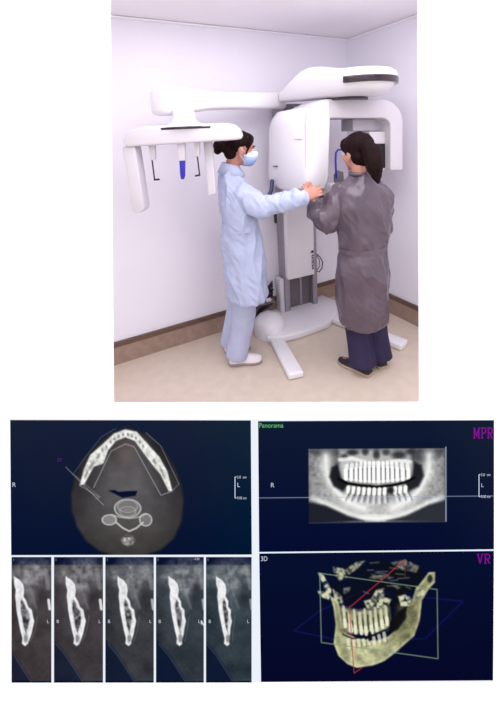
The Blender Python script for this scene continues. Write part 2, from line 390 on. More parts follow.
for i in range(14):
    x, wd2 = (xs_[i]+xs_[i+1])/2, (xs_[i+1]-xs_[i])/3.125; e_ = math.sin((i+.5)/14*math.pi)
    y0 = 82-10*e_; y1 = 122+11*e_; a.mix(a.line(Z([(x-(i-6.5)*.5, y0), (x, y1-3)]), wd2*.72)*.55, (240, 240, 238))
    a.mix(a.line(Z([(x-1, y0+14), (x, y1)]), wd2*.6)*.55, (250, 250, 248))
    if i: a.mix(a.line(Z([(xs_[i]-(i-6.5)*.6, y0-6), (xs_[i], y0+20)]), .8)*.45, (90, 90, 94)); a.mix(a.line(Z([(xs_[i], y0+16), (xs_[i], y1-6)]), .7)*.8, (40, 40, 46))
a.mix(a.line(Z([(122,122),(150,136),(190,143),(240,148),(290,143),(330,134),(356,120)]), 2.3)*.95, (16, 16, 22))
for i in range(12):
    x = 150+i*16.2; e_ = math.sin((i+.5)/12*math.pi); y0 = 148+7*e_; y1 = 200-abs(i-5.5)*2; ln = (5.5-i)*2.6
    if i == 8: continue
    a.mix(a.line(Z([(x+2, y0), (x+1, y0+14)]), 3.6)*.85, (238, 238, 236)); a.mix(a.line(Z([(x+1, y0+12), (x-ln, y1)]), 2.0)*.7, (218, 218, 216))
    a.mix(a.line(Z([(x+9.5, y0+8), (x+8-ln, y1)]), .9)*.6, (66, 66, 70))
a.mix(a.ell(*Z([(284, 160)])[0], 3.4, 3.4, .8)*.85, (40, 40, 44))
dq = a.seg(Z([(40,182),(100,206),(150,230),(190,243),(240,249),(300,241),(350,225),(400,200),(445,180)]))
a.mix(np.exp(-(dq/3.2)**2)*.7, (226, 226, 224)); a.mix(a.ell(*Z([(240, 215)])[0], 34, 11, 1.2)*.35, (210, 210, 208))
a.mix(np.clip((Z([(70, 0)])[0][0]-a.X)/22, 0, 1)*.35, (70, 72, 78)); a.mix(np.clip((a.X-Z([(420, 0)])[0][0])/14, 0, 1)*.35, (70, 72, 78))
a.mix(a.ell(*Z([(235, 242)])[0], 16, 3, .6)*.5, (225, 225, 222))
a.mix(a.poly(Z([(20,192),(80,205),(150,238),(200,254),(20,262)]), 3), (46, 48, 56)); a.mix(a.poly(Z([(460,190),(400,206),(330,240),(270,255),(460,262)]), 3), (58, 60, 66))
a.blur(1); lay_ = np.clip((a.im-115)*1.3+120, 12, 255); a.im = tmp; a.mix(im, lay_)
a.mix(a.line([(446, 448), (446, 522.5)], .8)*.85, (200, 208, 222)); a.mix(a.line([(309, 523), (445, 523)], .5)*.3, (150, 150, 160))
a.mix(a.line([(259, 497.4), (494, 497.4)], .5)*.75, (170, 180, 205))
PA = a.build('panorama_view', disp, DV)
# volume -----------------------------------------------------------
a = Ras(261, 553.3, 493, 681); a.fill((6, 16, 46), (6, 8, 40))
Z = lambda L: zz(290, 553, 2.778, L)
a.mix(a.line(Z([(12,215),(85,160),(200,108),(480,138),(375,240),(150,245)]), .7, True)*.75, (26, 28, 130))
bone = np.stack([162+80*a.noise(7, 4)]*3, -1)*np.array((1.0, 1.0, .78))
dark = np.stack([60+40*a.noise(4, 3)]*3, -1)*np.array((1.0, 1.0, .75))
a.mix(a.poly(Z([(130,45),(200,20),(360,35),(375,95),(340,125),(330,200),(270,170),(150,140),(115,100)]), 6)*(.55+.8*a.noise(6, 3)), np.array((14., 16., 20.)))
md = Z([(112,118),(122,150),(128,200),(122,250),(135,285),(160,308),(185,318),(230,312),(262,300),(295,275),(345,232),(360,190),(366,135),(385,103),(402,85),(402,57),(385,58),(368,80),(348,105),(338,140),(322,160),(300,205),(275,232),(240,245),(190,238),(158,225),(146,190),(136,135)])
mm = a.poly(md, 1.2); dd_ = a.seg(md, True)
a.mix(mm, np.clip(bone*.85+np.clip(1-dd_/3.5, 0, 1)[..., None]*55+np.clip((a.Y-640)/25, 0, 1)[..., None]*35, 0, 248)*np.array((1, 1, .93)))
a.mix(a.poly(Z([(135,215),(180,240),(245,248),(300,225),(300,270),(240,305),(185,312),(148,285)]), 5)*.6, bone*1.1+10)
a.mix(a.poly(Z([(300,150),(350,140),(350,200),(310,225),(290,215)]), 6)*.6, dark*1.6)
a.mix(a.poly(Z([(140,150),(190,160),(275,152),(280,190),(270,215),(230,225),(150,222)]), 4)*.95, bone*.95)
a.mix(a.poly(Z([(275,195),(300,165),(325,150),(322,185),(300,215),(280,225)]), 2)*.95, np.array((16., 16., 18.)))
for i in range(9):
    x = 150+i*14.5+(i % 2); yt = [150,172,160,168,158,165,156,160,150][i]; yb = [205,218,222,224,226,222,216,208,200][i]
    a.mix(a.line(Z([(x, yt), (x+4, yb)]), 2.3)*.75, (226, 228, 196)); a.mix(a.line(Z([(x+3, yb-18), (x+5, yb)]), 3.4)*.8, (240, 240, 214)); a.mix(a.line(Z([(x+8, yt+16), (x+11, yb-12)]), 1.1)*.8, (44, 42, 26))
for i in range(8):
    x = 162+i*14.2; a.mix(a.line(Z([(x, 242-(i > 4)*(i-4)*6), (x+3, 262-i*2.6)]), 3.2)*.75, (236, 236, 210)); a.mix(a.line(Z([(x+7, 248-(i > 4)*(i-4)*6), (x+9, 268-i*2.5)]), .8)*.5, (90, 88, 60))
a.mix(a.line(Z([(148,226),(175,238),(220,232),(240,226),(272,212)]), 1.2)*.9, (16, 14, 18)); a.mix(a.ell(*Z([(222, 232)])[0], 2, 5, .4)*.9, (14, 14, 18))
for P_, s_ in [([(80,55),(95,60),(118,105),(110,130),(85,122),(78,105),(102,108),(88,75)],1),([(122,40),(150,45),(160,70),(140,78),(125,60)],.9),([(150,50),(185,28),(210,24),(190,45),(165,62)],.7),
               ([(205,135),(225,130),(240,105),(262,100),(262,125),(282,130),(270,155),(215,155)],.95),([(300,122),(320,118),(340,130),(330,150),(308,150)],1),([(280,30),(320,22),(360,40),(350,58),(310,50)],.5),
               ([(350,95),(375,100),(372,120),(352,125)],.9),([(150,98),(170,96),(165,110),(150,115)],.5),([(120,100),(145,120),(150,150),(125,130)],.9),([(280,90),(310,95),(300,104)],.4),([(225,60),(290,70),(270,80),(230,72)],.35)]:
    q = Z(P_); a.mix(a.poly(q, 1.5)*s_*np.clip(.75+1.1*a.noise(3, 2), 0, 1), (214, 214, 178))
for k_ in range(16):
    x = 190+a.rng.rand()*150; y = 30+a.rng.rand()*80; a.mix(a.line(Z([(x, y), (x+10+a.rng.rand()*22, y+a.rng.rand()*12-4)]), .9)*.45, (170, 172, 140))
a.mix(a.ell(*Z([(388, 75)])[0], 2.5, 4, .5)*.8, (20, 22, 26))
a.blur(1); a.mix(a.line(Z([(85,57),(408,105),(411,295),(88,248)]), .8, True)*.8, (136, 162, 128))
a.mix(a.line(Z([(172,148),(320,22)]), .7)*.9, (196, 44, 52)); a.mix(a.line(Z([(320,22),(320,72)]), .6)*.5, (190, 60, 60))
a.mix(a.line(Z([(172,148),(166,150),(178,333),(200,318)]), .7)*.85, (190, 58, 62))
VO = a.build('volume_view', disp, DV)
# lettering --------------------------------------------------------
def ink(name, col): return emis(name, col=col)
INK_W = ink('white_ink', (200, 208, 226)); INK_M = ink('magenta_ink', (138, 12, 156)); INK_G = ink('green_ink', (112, 186, 122)); INK_GB = ink('green_box_ink', (8, 44, 42))
OX = Rv.copy(); OY = Uv.copy(); NRM = -Fv
def text(s, x, y, hpx, m, parent, xs=1.0, rotm=None, at=None, name='lettering', off=0):
    """capital letters whose baseline starts at frame point x, y"""
    cu = bpy.data.curves.new(name, 'FONT'); cu.body = s; cu.size = 1; cu.offset = off
    tmp = bpy.data.objects.new('t', cu); COL.objects.link(tmp)
    dg = bpy.context.evaluated_depsgraph_get(); dg.update()
    me = bpy.data.meshes.new_from_object(tmp.evaluated_get(dg)); bpy.data.objects.remove(tmp)
    sc = hpx*D/FPX/.70
    if rotm is None:
        o0 = sheet(x, y, DT); ax, ay = OX, OY
    else: o0, ax, ay, sc = at, rotm[0], rotm[1], hpx/.7
    for v in me.vertices: v.co = o0 + ax*(v.co.x*sc*xs) + ay*(v.co.y*sc)
    me.name = name
    return link(name, me, m, parent, False)
def strokes(name, Ls, w, m, parent):
    bm_ = MB()
    for L in Ls:
        for (x0, y0, *w0), (x1, y1, *_) in zip(L[:-1], L[1:]):
            ww = (w0[0] if w0 else w)/2; l = math.hypot(x1-x0, y1-y0) or 1; nx_, ny_ = -(y1-y0)/l*ww, (x1-x0)/l*ww
            bm_.add([sheet(x0+nx_, y0+ny_, DT), sheet(x1+nx_, y1+ny_, DT), sheet(x1-nx_, y1-ny_, DT), sheet(x0-nx_, y0-ny_, DT)], [(0, 1, 2, 3)])
    return link(name, bm_.mesh(name), m, parent, False)
def g(x, y, w, h, L): return [[(x+a_*w, y-b_*h) for a_, b_ in l] for l in L]
GM = [[(0,0),(.3,0)],[(.13,0),(.13,1)],[(0,1),(.17,1)],[(.15,1),(.5,.15)],[(.5,.15),(.85,1)],[(.83,1),(1,1)],[(.86,0),(.86,1)],[(.72,0),(1,0)]]
GP = [[(0,0),(.4,0)],[(.2,0),(.2,1)],[(0,1),(.7,1),(.9,.85),(.9,.62),(.7,.48),(.2,.48)]]
GR = GP+[[(.5,.48),(.85,0),(1,0)]]
GV = [[(0,1),(.3,1)],[(.13,1),(.5,0)],[(.5,0),(.85,1)],[(.7,1),(1,1)]]
strokes('lettering', g(473.5, 438, 6.2, 10, GM)+g(481, 438, 5.2, 10, GP)+g(487.2, 438, 5.6, 10, GR), 1.1, INK_M, PA)
strokes('lettering', g(477, 563.3, 6.2, 9, GV)+g(484.2, 563.3, 6, 9, GR), 1.1, INK_M, VO)
def rect(name, x0, y0, x1, y1, m, parent, dep):
    b_ = MB(); b_.add([sheet(x0, y0, dep), sheet(x1, y0, dep), sheet(x1, y1, dep), sheet(x0, y1, dep)], [(0, 1, 2, 3)]); return link(name, b_.mesh(name), m, parent, False)
rect('title_bar', 258.5, 422, 284, 428.5, INK_GB, PA, D-.0052)
text('Panorama', 258.8, 427.6, 4.6, INK_G, PA, xs=.93); text('3D', 260.6, 561, 4.6, INK_W, VO, xs=.85)
text('R', 270.5, 487.2, 4.4, INK_W, PA); text('L', 481, 487, 3.6, INK_W, PA); text('R', 12, 486.8, 4.4, INK_W, AX); text('L', 237, 487, 4.4, INK_W, AX)
for par, x0, y0, y1, xe in ((AX, 235, 477, 498, 250.6), (PA, 479, 474.6, 496.6, 493.4)):
    strokes('scale_bar', [[(x0+1.4, y0), (x0, y0), (x0, y1), (x0+1.4, y1)]], .9, INK_W, par)
    text('2.0  cm', x0+2, y0+1.4, 2.6, INK_W, par, xs=.86); text('0.00 cm', x0+2, y1+1.2, 2.6, INK_W, par, xs=.8)
text('07', 57.2, 461.6, 3.2, ink('violet_ink', (100, 20, 140)), AX)
for i, (x0, x1, off) in enumerate(SX):
    text('L', x1-(4.6 if i != 3 else 5.6), 623, 3.2, INK_W, XS[i])
    if i: text('B', x0+2.4, 623, 3.2, INK_W, XS[i])
text('-120', 193.6, 560, 2.2, INK_W, XS[3])
strokes('mouse_pointer', [[(201.2, 620.5, 1.2), (204, 626, 1.2)], [(201.2, 620.5, 1), (201.4, 624.5, 1)]], 1, INK_W, XS[3])

# ------------------------------------------------------------------ X-ray machine
A = math.radians(24); u = Vector((math.cos(A), math.sin(A), 0)); w = Vector((-math.sin(A), math.cos(A), 0))
mach = empty('dental_xray_machine', fl(300, 312))
tag(mach, 'white panoramic dental X-ray machine with overhead arm, column and floor base', 'X-ray machine')
def onpl(px, py, O, uu=u):
    d = ray(px, py); n = Vector((-uu.y, uu.x, 0)); t = (O-CAM).dot(n)/d.dot(n); p = CAM+d*t; return (p-O).dot(uu), p.z
# column
c0 = fl(286, 318); c0.z = 0
ZT = 1.80
def lbox(O, s0, s1, w0, w1, z0, z1): 
    m_ = MB(); m_.box(O+u*((s0+s1)/2)+w*((w0+w1)/2)+Zu*((z0+z1)/2), ((s1-s0)/2, (w1-w0)/2, (z1-z0)/2), (u, w, Zu)); return m_
CW = .325
part('column_rail', lbox(c0, 0, .05, 0, .10, .03, ZT), MT['alu'], mach, bev=.004)
part('column_rail', lbox(c0, CW-.045, CW, 0, .10, .03, ZT), MT['alu'], mach, bev=.004)
part('column_back', lbox(c0, .05, CW-.045, .05, .10, .03, ZT), MT['dgrey'], mach, bev=.002)
part('column_groove', lbox(c0, .17, .19, .043, .05, .04, ZT-.02), MT['alu'], mach, bev=.001)
part('column_cover', lbox(c0, -.045, -.002, .0, .09, .03, .36), MT['white2'], mach, bev=.012)
# carriage
cz, cs0 = onpl(288.5, 281.5, c0-w*.05)[::-1], 0
s0_, z0_ = onpl(288.5, 281.5, c0-w*.05); s1_, z1_ = onpl(315, 273.5, c0-w*.05)
zb = (z0_+z1_)/2
b = lbox(c0, s0_, s1_, -.05, .04, zb, 1.62)
car = part('carriage', b, MT['white'], mach, bev=.012)
def onface(px, py, O=c0-w*.0515):
    s_, z_ = onpl(px, py, O); return O+u*s_+Zu*z_
q = [onface(x, y) for x, y in [(309.8, 253.2), (311.6, 250.8), (313.6, 250), (313.4, 253.6), (312.2, 252.6)]]
b = MB(); b.prism(q, w*.0012); part('logo_mark', b, MT['black'], car, auto=20)
tl = onface(311.6, 254.8); hh = .021
text('RAYSCAN', 0, 0, hh, MT['black'], car, xs=.98, off=.05, rotm=(Vector((0, 0, -1)), u), at=tl)
# cable loop by column
pts = [onpl(x, y, c0+w*.03) for x, y in [(316.5, 254), (320, 257), (322.6, 262), (322, 268), (319, 272), (316.5, 271)]]
b = MB(); b.tube([c0+w*.03+u*s_+Zu*z_ for s_, z_ in pts], .005, 8); part('cable_loop', b, MT['black'], mach)
pts = [onpl(x, y, c0+w*.03) for x, y in [(317, 256), (319.4, 260), (319.8, 266), (317, 270)]]
b = MB(); b.tube([c0+w*.03+u*s_+Zu*z_ for s_, z_ in pts], .004, 8); part('cable_loop', b, MT['dgrey'], mach)
# base plate, hub, feet
poly = [fl(x, y) for x, y in [(264, 318), (259, 330), (268, 344), (284, 343), (297, 340), (312, 335), (328, 329), (338, 318), (336, 306), (322, 300)]]
poly = [Vector((p.x, p.y, .002)) for p in poly]; poly += [c0+u*CW+w*.1+Zu*.002, c0-u*.06+w*.1+Zu*.002]
b = MB(); b.prism(poly, Zu*.055); part('base_plate', b, MT['white'], mach, bev=.012)
hc = fl(270, 333); hc.z = 0
b = MB()
rs = []
for z_, r_ in [(.002, .128), (.05, .130), (.095, .124), (.125, .102), (.142, .062), (.148, .01)]:
    rs.append([Vector((hc.x + math.cos(t)*r_*1.0, hc.y+.02 + math.sin(t)*r_*1.15, z_)) for t in [2*math.pi*k_/32 for k_ in range(32)]])
b.rings(rs); hub = part('foot_hub', b, MT['white'], mach, auto=60)
def footbar(p0, p1, wd, h, nm='base_foot'):
    p0 = Vector((p0[0], p0[1], 0)); p1 = Vector((p1[0], p1[1], 0)); d = (p1-p0); L = d.length; d.normalize(); n = Vector((-d.y, d.x, 0))
    pl = [p0-n*wd/2, p1-n*wd/2, p1+n*wd/2, p0+n*wd/2]
    b_ = MB(); b_.prism([p+Zu*.002 for p in pl], Zu*h); return part(nm, b_, MT['white'], mach, bev=.012)
e0 = (fl(262, 343)+fl(281, 339))/2; e1 = (fl(289, 383)+fl(304, 376))/2
footbar((hc.x+.01, hc.y), e1, .105, .045)
r1 = (fl(398, 350)+fl(411, 347))/2; r0 = Vector((.45, 2.93, 0))
footbar(r0, r1, .11, .045)
b = MB(); b.tube([Vector((hc.x-.02, hc.y+.13, .135)), Vector((hc.x+.05, hc.y+.10, .125)), Vector((hc.x+.105, hc.y+.03, .07)), Vector((hc.x+.115, hc.y+.0, .045))], .0025, 6)
part('hub_seam', b, MT['grey'], mach)

# gantry -----------------------------------------------------------
B = math.radians(21); u2 = Vector((math.cos(B), math.sin(B), 0)); w2 = Vector((-math.sin(B), math.cos(B), 0))
GO = Vector((.262, 2.33, 0))
def G(px, py, wd=0):
    s_, z_ = onpl(px, py, GO+w2*wd, u2); return GO+w2*wd+u2*s_+Zu*z_
def arc(cx, cy, rx, ry, a0, a1, n=8): return [(cx+rx*math.cos(math.radians(a0+(a1-a0)*i/n)), cy-ry*math.sin(math.radians(a0+(a1-a0)*i/n))) for i in range(n+1)]
outer = [(306, 186)] + arc(328, 123, 22, 24, 180, 90) + arc(381, 122, 22, 23, 90, 0) + [(403, 170)]
inner = [(390.5, 170.5)] + arc(382, 126, 8.5, 8, 0, 90, 5) + arc(333, 125, 6.5, 7, 90, 180, 5) + [(326.5, 178), (324, 187), (312, 191)]
b = MB(); b.prism([G(x, y) for x, y in outer+inner], w2*.26); part('rotating_c_arm', b, MT['white2'], mach, bev=.008, ang=40)
blk = [(306.2, 188)] + arc(329, 124.5, 21.5, 24, 180, 90) + [(330, 122), (328, 178), (325, 188), (315, 193)]
def Gs(px, py): return onpl(px, py, GO, u2)
bl = [Gs(x, y) for x, y in blk]
cs_ = sum(p[0] for p in bl)/len(bl); zt_ = max(p[1] for p in bl); zb_ = min(p[1] for p in bl); sl = min(p[0] for p in bl)
rs = []
NB = .50
for k_ in range(15):
    t = k_/14; wd = -.002 + NB*t
    d_ = max(0, (wd-(NB-.15))/.15); e = 1-math.sqrt(max(0, 1-d_*d_)); skew = -.085*min(1, t*1.4)*(2-min(1, t*1.4))
    top = zt_ - e*.13; bot = zb_ + e*.10 - .03*math.sin(math.pi*min(1, t*1.3)); inset = e*.03
    rs.append([GO+w2*wd+u2*(s_ + (skew if s_ < cs_ else 0) + inset*(1 if s_ < cs_ else -1)) + Zu*(bot+(z_-zb_)/(zt_-zb_)*(top-bot)) for s_, z_ in bl])
b = MB(); b.rings(rs); me = b.mesh('tube_head'); bevel(me, .006, 2, 50); th = link('tube_head', me, MT['white'], mach, True, 50)
b = MB(); zsm = Gs(306, 139)[1]; sax = (u2*-.22+w2).normalized(); sn_ = Vector((sax.y, -sax.x, 0)); b.box(GO+u2*(sl-.028)+w2*.13+Zu*zsm, (.0035, .10, .0022), (sn_, sax, Zu)); part('panel_seam', b, MT['grey'], th)
b = MB(); zsm = Gs(306, 170)[1]; b.box(GO+u2*(sl-.083)+w2*.30+Zu*(zsm+.01), (.007, .022, .004), (sn_, sax, Zu)); part('badge', b, MT['dgrey'], th)
# lower end cap of the tube head, its shade put into the grey
b = MB(); 
pc = [G(x, y, .02) for x, y in [(320, 185), (333.5, 183), (334, 192), (330, 200), (322, 204), (316, 203)]]
b.prism(pc, w2*.18); part('head_end_cap', b, MT['grey'], mach, bev=.012)
# sensor side
pc = [G(x, y, .10) for x, y in [(353, 119), (392, 119), (392, 131), (353, 131)]]; b = MB(); b.prism(pc, w2*.15); part('sensor_carrier', b, MT['grey'], mach, bev=.006)
pc = [G(x, y, .06) for x, y in [(369.5, 131.5), (391.5, 131.5), (391.5, 170), (369.5, 170)]]; b = MB(); b.prism(pc, w2*.18); sen = part('sensor_housing', b, MT['white2'], mach, bev=.006)
pc = [G(x, y, .059) for x, y in [(372, 143.5), (385, 143.5), (385, 168), (372, 168)]]; b = MB(); b.prism(pc, w2*-.003); part('sensor_window', b, MT['black'], sen)
# overhead arm
tf = Vector((.625, 2.40)); tb = Vector((.15, 2.84)); rf_, rb_ = .245, .11
dv = (tf-tb); L_ = dv.length; dv.normalize(); nn = Vector((-dv.y, dv.x))
def plan(sc):
    out = []
    N = 48
    for k_ in range(N):
        t = 2*math.pi*k_/N; c_, s_ = math.cos(t), math.sin(t)
        if c_ >= 0: p = tf + dv*(c_*rf_*sc*.95) + nn*(s_*rf_*sc)
        else:
            q_ = -c_; rad = rf_*(1-q_)+rb_*q_; p = tf - dv*((L_)*q_**.9) + nn*(math.copysign(abs(s_)**.75, s_)*rad*sc)
        out.append(p)
    return out
ZB, ZM, ZP = 1.805, 1.915, 1.985
rs = []
for sc_, t in [(.50, 0), (.74, .08), (.88, .3), (.97, .55), (1.0, .66), (.97, .82), (.86, .93), (.6, .985), (.2, 1.0)]:
    r_ = []
    for p in plan(sc_):
        f_ = min(1, max(0, (p-tb).dot(dv)/L_)); f_ = f_*f_*(3-2*f_)
        zlo = 1.80-.022*f_; zhi = 1.865+.075*f_+.085*math.sin(math.pi*min(1, f_*1.0))**.8; r_.append(Vector((p.x, p.y, zlo+(zhi-zlo)*t)))
    rs.append(r_)
b = MB(); b.rings(rs); ov = part('overhead_arm', b, MT['white'], mach, auto=60)
r_in, r_out = [], []
seq = [k_ for k_ in range(-11, 8)]
P1 = plan(1.012); P0 = plan(.9)
zs0, zs1 = 1.843, 1.880
vs = []; 
for k_ in seq:
    p = P1[k_ % 48]; q = P0[k_ % 48]; tap = 1
    vs += [(p.x, p.y, zs0), (p.x, p.y, zs1), (q.x, q.y, zs1), (q.x, q.y, zs0)]
fs = []
for i in range(len(seq)-1):
    for j in range(4): fs.append((i*4+j, i*4+(j+1) % 4, i*4+4+(j+1) % 4, i*4+4+j))
fs += [(0, 1, 2, 3), tuple(4*(len(seq)-1)+j for j in (3, 2, 1, 0))]
b = MB(); b.add(vs, fs); part('dark_strip', b, MT['strip'], ov, bev=.003, auto=40)
b = MB(); bc = Vector((.56, 2.50, 0)); ztop = G(355, 99, .1).z
b.rings([[bc+Vector((math.cos(t)*.15, math.sin(t)*.13, z_)) for t in [2*math.pi*k_/36 for k_ in range(36)]] for z_ in (1.765, 1.795)]); part('bearing_ring', b, MT['black'], mach, auto=40)
# cephalometric arm
def srect(c, ax, hx, hz, n=24, p=.45, zax=Zu):
    sp = lambda v: math.copysign(abs(v)**p, v)
    return [c+ax*(hx*sp(math.cos(t)))+zax*(hz*sp(math.sin(t))) for t in [2*math.pi*k_/n for k_ in range(n)]]
P0_ = aty(280, 101, 2.92); P1_ = aty(163, 101.5, 2.14)
d = (P1_-P0_).normalized(); sd = Vector((-d.y, d.x, 0)).normalized()
rs = []
Lc = (P1_-P0_).length
for t, hx, hz in [(0, .06, .062), (.2, .06, .060), (.5, .062, .055), (.7, .066, .056), (.84, .075, .070), (.93, .085, .080), (1.0, .085, .080), (1.03, .078, .073), (1.045, .05, .05)]:
    rs.append(srect(P0_+d*(Lc*t), sd, hx, hz))
b = MB(); b.rings(rs); ca = part('cephalometric_arm', b, MT['white'], mach, auto=50)
# pivot dome
pc = aty(184, 119, 2.10); b = MB(); rs = []
for z_, r_ in [(.05, .06), (.01, .062), (-.012, .068), (-.03, .095), (-.042, .14)]:
    rs.append([pc+Vector((math.cos(t)*r_, math.sin(t)*r_*.8, z_)) for t in [2*math.pi*k_/28 for k_ in range(28)]])
b.rings(rs); part('pivot_dome', b, MT['white'], mach, auto=50)
# head bar
YA, YB = 1.98, 2.06
Fp = lambda x, y: aty(x, y, YA+(YB-YA)*(x-122)/121)
front = [(123.2, 141), (125, 134.5), (129.5, 130), (138, 127.2), (160, 126), (225, 124.2), (234, 126), (240, 131), (242.6, 139), (236, 140.2), (130, 147.2), (124, 147)]
bk = Vector((0, .15, .012)); b = MB(); b.prism([Fp(x, y) for x, y in front], bk); hb = part('cephalometric_head', b, MT['white2'], mach, bev=.012, seg=3, ang=25)
st = [(160.5, 127.9), (211, 126.0), (210, 128.0), (161.5, 130.0)]
b = MB(); b.prism([Fp(x, y)+Vector((0, -.002, 0)) for x, y in st], Vector((0, .006, 0))); part('dark_strip', b, MT['strip'], hb, auto=20)
def hang(name, quad, Yn, th_, m, bev=.006):
    b_ = MB(); b_.prism([aty(x, y, Yn) for x, y in quad], Vector((0, th_, 0))); return part(name, b_, m, mach, bev=bev)
hang('sensor_plate', [(122.4, 147), (134.8, 146.5), (144.2, 209), (142, 212.6), (134.5, 213), (132, 210)], 2.0, .11, MT['white2'], .008)
hang('sensor_plate', [(203, 140), (212, 140), (216, 194), (208, 196)], 2.14, .03, MT['white2'], .006)
hang('ear_rod_holder', [(148, 143), (154.6, 143), (155, 159.8), (150.6, 160.4)], 2.05, .03, MT['white2'], .004)
hang('ear_rod_holder', [(193.5, 141), (199.4, 141), (199.6, 156), (195.4, 157)], 2.08, .03, MT['white2'], .004)
hang('nasion_holder', [(176.3, 143), (184.6, 143), (185, 160.6), (178.6, 161)], 2.05, .035, MT['white2'], .004)
b = MB(); b.tube([aty(x, y, 2.065) for x, y in [(151.8, 158), (154.6, 179.8)]], .0042, 8); b.tube([aty(x, y, 2.065) for x, y in [(154.6, 179.8), (159, 179.4)]], .0055, 8); part('ear_rod', b, MT['black'], mach)
b = MB(); b.tube([aty(x, y, 2.09) for x, y in [(197.2, 155), (199.6, 175)]], .0042, 8); b.tube([aty(x, y, 2.09) for x, y in [(199.6, 175), (195.6, 175.8)]], .0055, 8); part('ear_rod', b, MT['black'], mach)
hang('nasion_support', [(179, 160.4), (185, 160.2), (184.8, 176), (183.4, 179.6), (180.8, 179.2), (180, 175)], 2.058, .02, MT['blue'], .004)
# patient support
b = MB(); b.tube([aty(x, y, 2.42) for x, y in [(342, 149.5), (338, 149.8), (336, 152.5), (335.6, 160), (336.2, 178)]], .0065, 10); part('temple_support', b, MT['blue'], mach)
b = MB(); b.prism([aty(x, y, 2.42) for x, y in [(335, 176), (338, 171), (343.5, 172), (344.5, 184), (336, 188)]], Vector((0, .06, 0))); part('chin_rest', b, MT['dgrey'], mach, bev=.006)
b = MB(); b.prism([aty(x, y, 2.42) for x, y in [(322, 184), (346, 182), (346, 200), (330, 206), (320, 204)]], Vector((-.06, .45, 0))); part('support_arm', b, MT['white2'], mach, bev=.012)
b = MB(); b.tube([aty(x, y, 2.30) for x, y in [(322, 196), (312, 198), (303, 202.5), (297, 204.5)]], .011, 10); part('hand_grip', b, MT['black'], mach)
b = MB(); b.tube([aty(272, 181, 2.62), aty(271.5, 190, 2.60), aty(268, 198, 2.58), aty(263, 202, 2.56)], .014, 10); part('hand_grip', b, MT['navybar'], mach)
b = MB(); b.tube([aty(275, 212, 2.9), aty(275.6, 222, 2.9)], .012, 8); part('lock_lever', b, MT['black'], mach)

# power strip and cables
ps = empty('cable_bundle', fl(262, 316)); tag(ps, 'tangled black cables and power strip on the floor behind the nurse', 'cables')
rnd = random.Random(7)
cc = fl(262, 318)
for k_ in range(36):
    p = []; a0 = rnd.uniform(-.3, .3)
    for j in range(9):
        xx = -.20+.028*j+rnd.uniform(-.008, .008); yw = CO.y-(CO.x-xx)*math.tan(A_L)-.055
        p.append(Vector((xx, yw-rnd.uniform(0, .05), (.075 if xx > -.09 else .012)+k_*.0055+j*.006+rnd.uniform(0, .02))))
    b = MB(); b.tube(p, .0075, 7); part('cable', b, MT['black'] if k_ % 4 else MT['dgrey'], ps)
b = MB(); b.box(Vector((-.035, 2.875, .185)), (.07, .022, .02), (u, w, Zu)); pw = part('power_strip', b, MT['dgrey'], ps, bev=.004)
b = MB(); b.box(Vector((-.01, 2.845, .215)), (.022, .014, .012), (u, w, Zu)); part('plug', b, MT['white2'], ps, bev=.003)

# ------------------------------------------------------------------ people
def fold(scale, amp, seed, stretch=(1, 1, .35)):
    def f(co_):
        p = Vector((co_.x*stretch[0], co_.y*stretch[1], co_.z*stretch[2]))*scale + Vector((seed, seed*2, 0))
        q = Vector((co_.x, co_.y, co_.z))*scale*.6 + Vector((seed*3, 0, seed))
        r1_ = 1-abs(noise.noise(p))*2.6; r2_ = noise.noise(q)
        a_ = Vector((co_.x*1.3+co_.z*.9, co_.y*1.3, co_.z*.55))*scale*1.7 + Vector((0, seed*5, 0))
        r3_ = 1-abs(noise.noise(a_))*3
        return amp*(.6*r1_ + .12*r3_ - .25 + .6*r2_)
    return f
def shape_head(mb, hc_, fwd, lft, up, s=1.0, open_=False):
    ax = (lft, fwd, up)
    mb.ell(hc_+up*.028*s-fwd*.012*s, (.073*s, .092*s, .086*s), ax)                    # skull
    mb.ell(hc_-up*.03*s+fwd*.022*s, (.060*s, .064*s, .078*s), ax)                     # face
    mb.ell(hc_-up*.075*s+fwd*.045*s, (.036*s, .034*s, .030*s), ax)                    # jaw, chin
    mb.ell(hc_-up*.094*s+fwd*.066*s, (.017*s, .015*s, .014*s), ax)
    mb.tube([hc_+up*.005*s+fwd*.082*s, hc_-up*.022*s+fwd*.094*s, hc_-up*.036*s+fwd*.100*s], [.007*s, .010*s, .012*s], 10)  # nose
    mb.ell(hc_-up*.038*s+fwd*.088*s, (.017*s, .012*s, .009*s), ax)
    mb.ell(hc_-up*.060*s+fwd*.082*s, (.022*s, .010*s, .006*s), ax); mb.ell(hc_-up*.070*s+fwd*.079*s, (.019*s, .010*s, .007*s), ax)  # lips
    mb.ell(hc_+up*.018*s+fwd*.078*s, (.050*s, .012*s, .009*s), ax)                    # brow
    for sg in (-1, 1):
        mb.ell(hc_+lft*sg*.033*s-up*.028*s+fwd*.064*s, (.020*s, .018*s, .020*s), ax)  # cheek
        e = hc_+lft*sg*.072*s-up*.012*s-fwd*.004*s
        mb.ell(e, (.007*s, .018*s, .030*s), ax); mb.ell(e-up*.022*s+fwd*.004*s, (.007*s, .010*s, .011*s), ax)
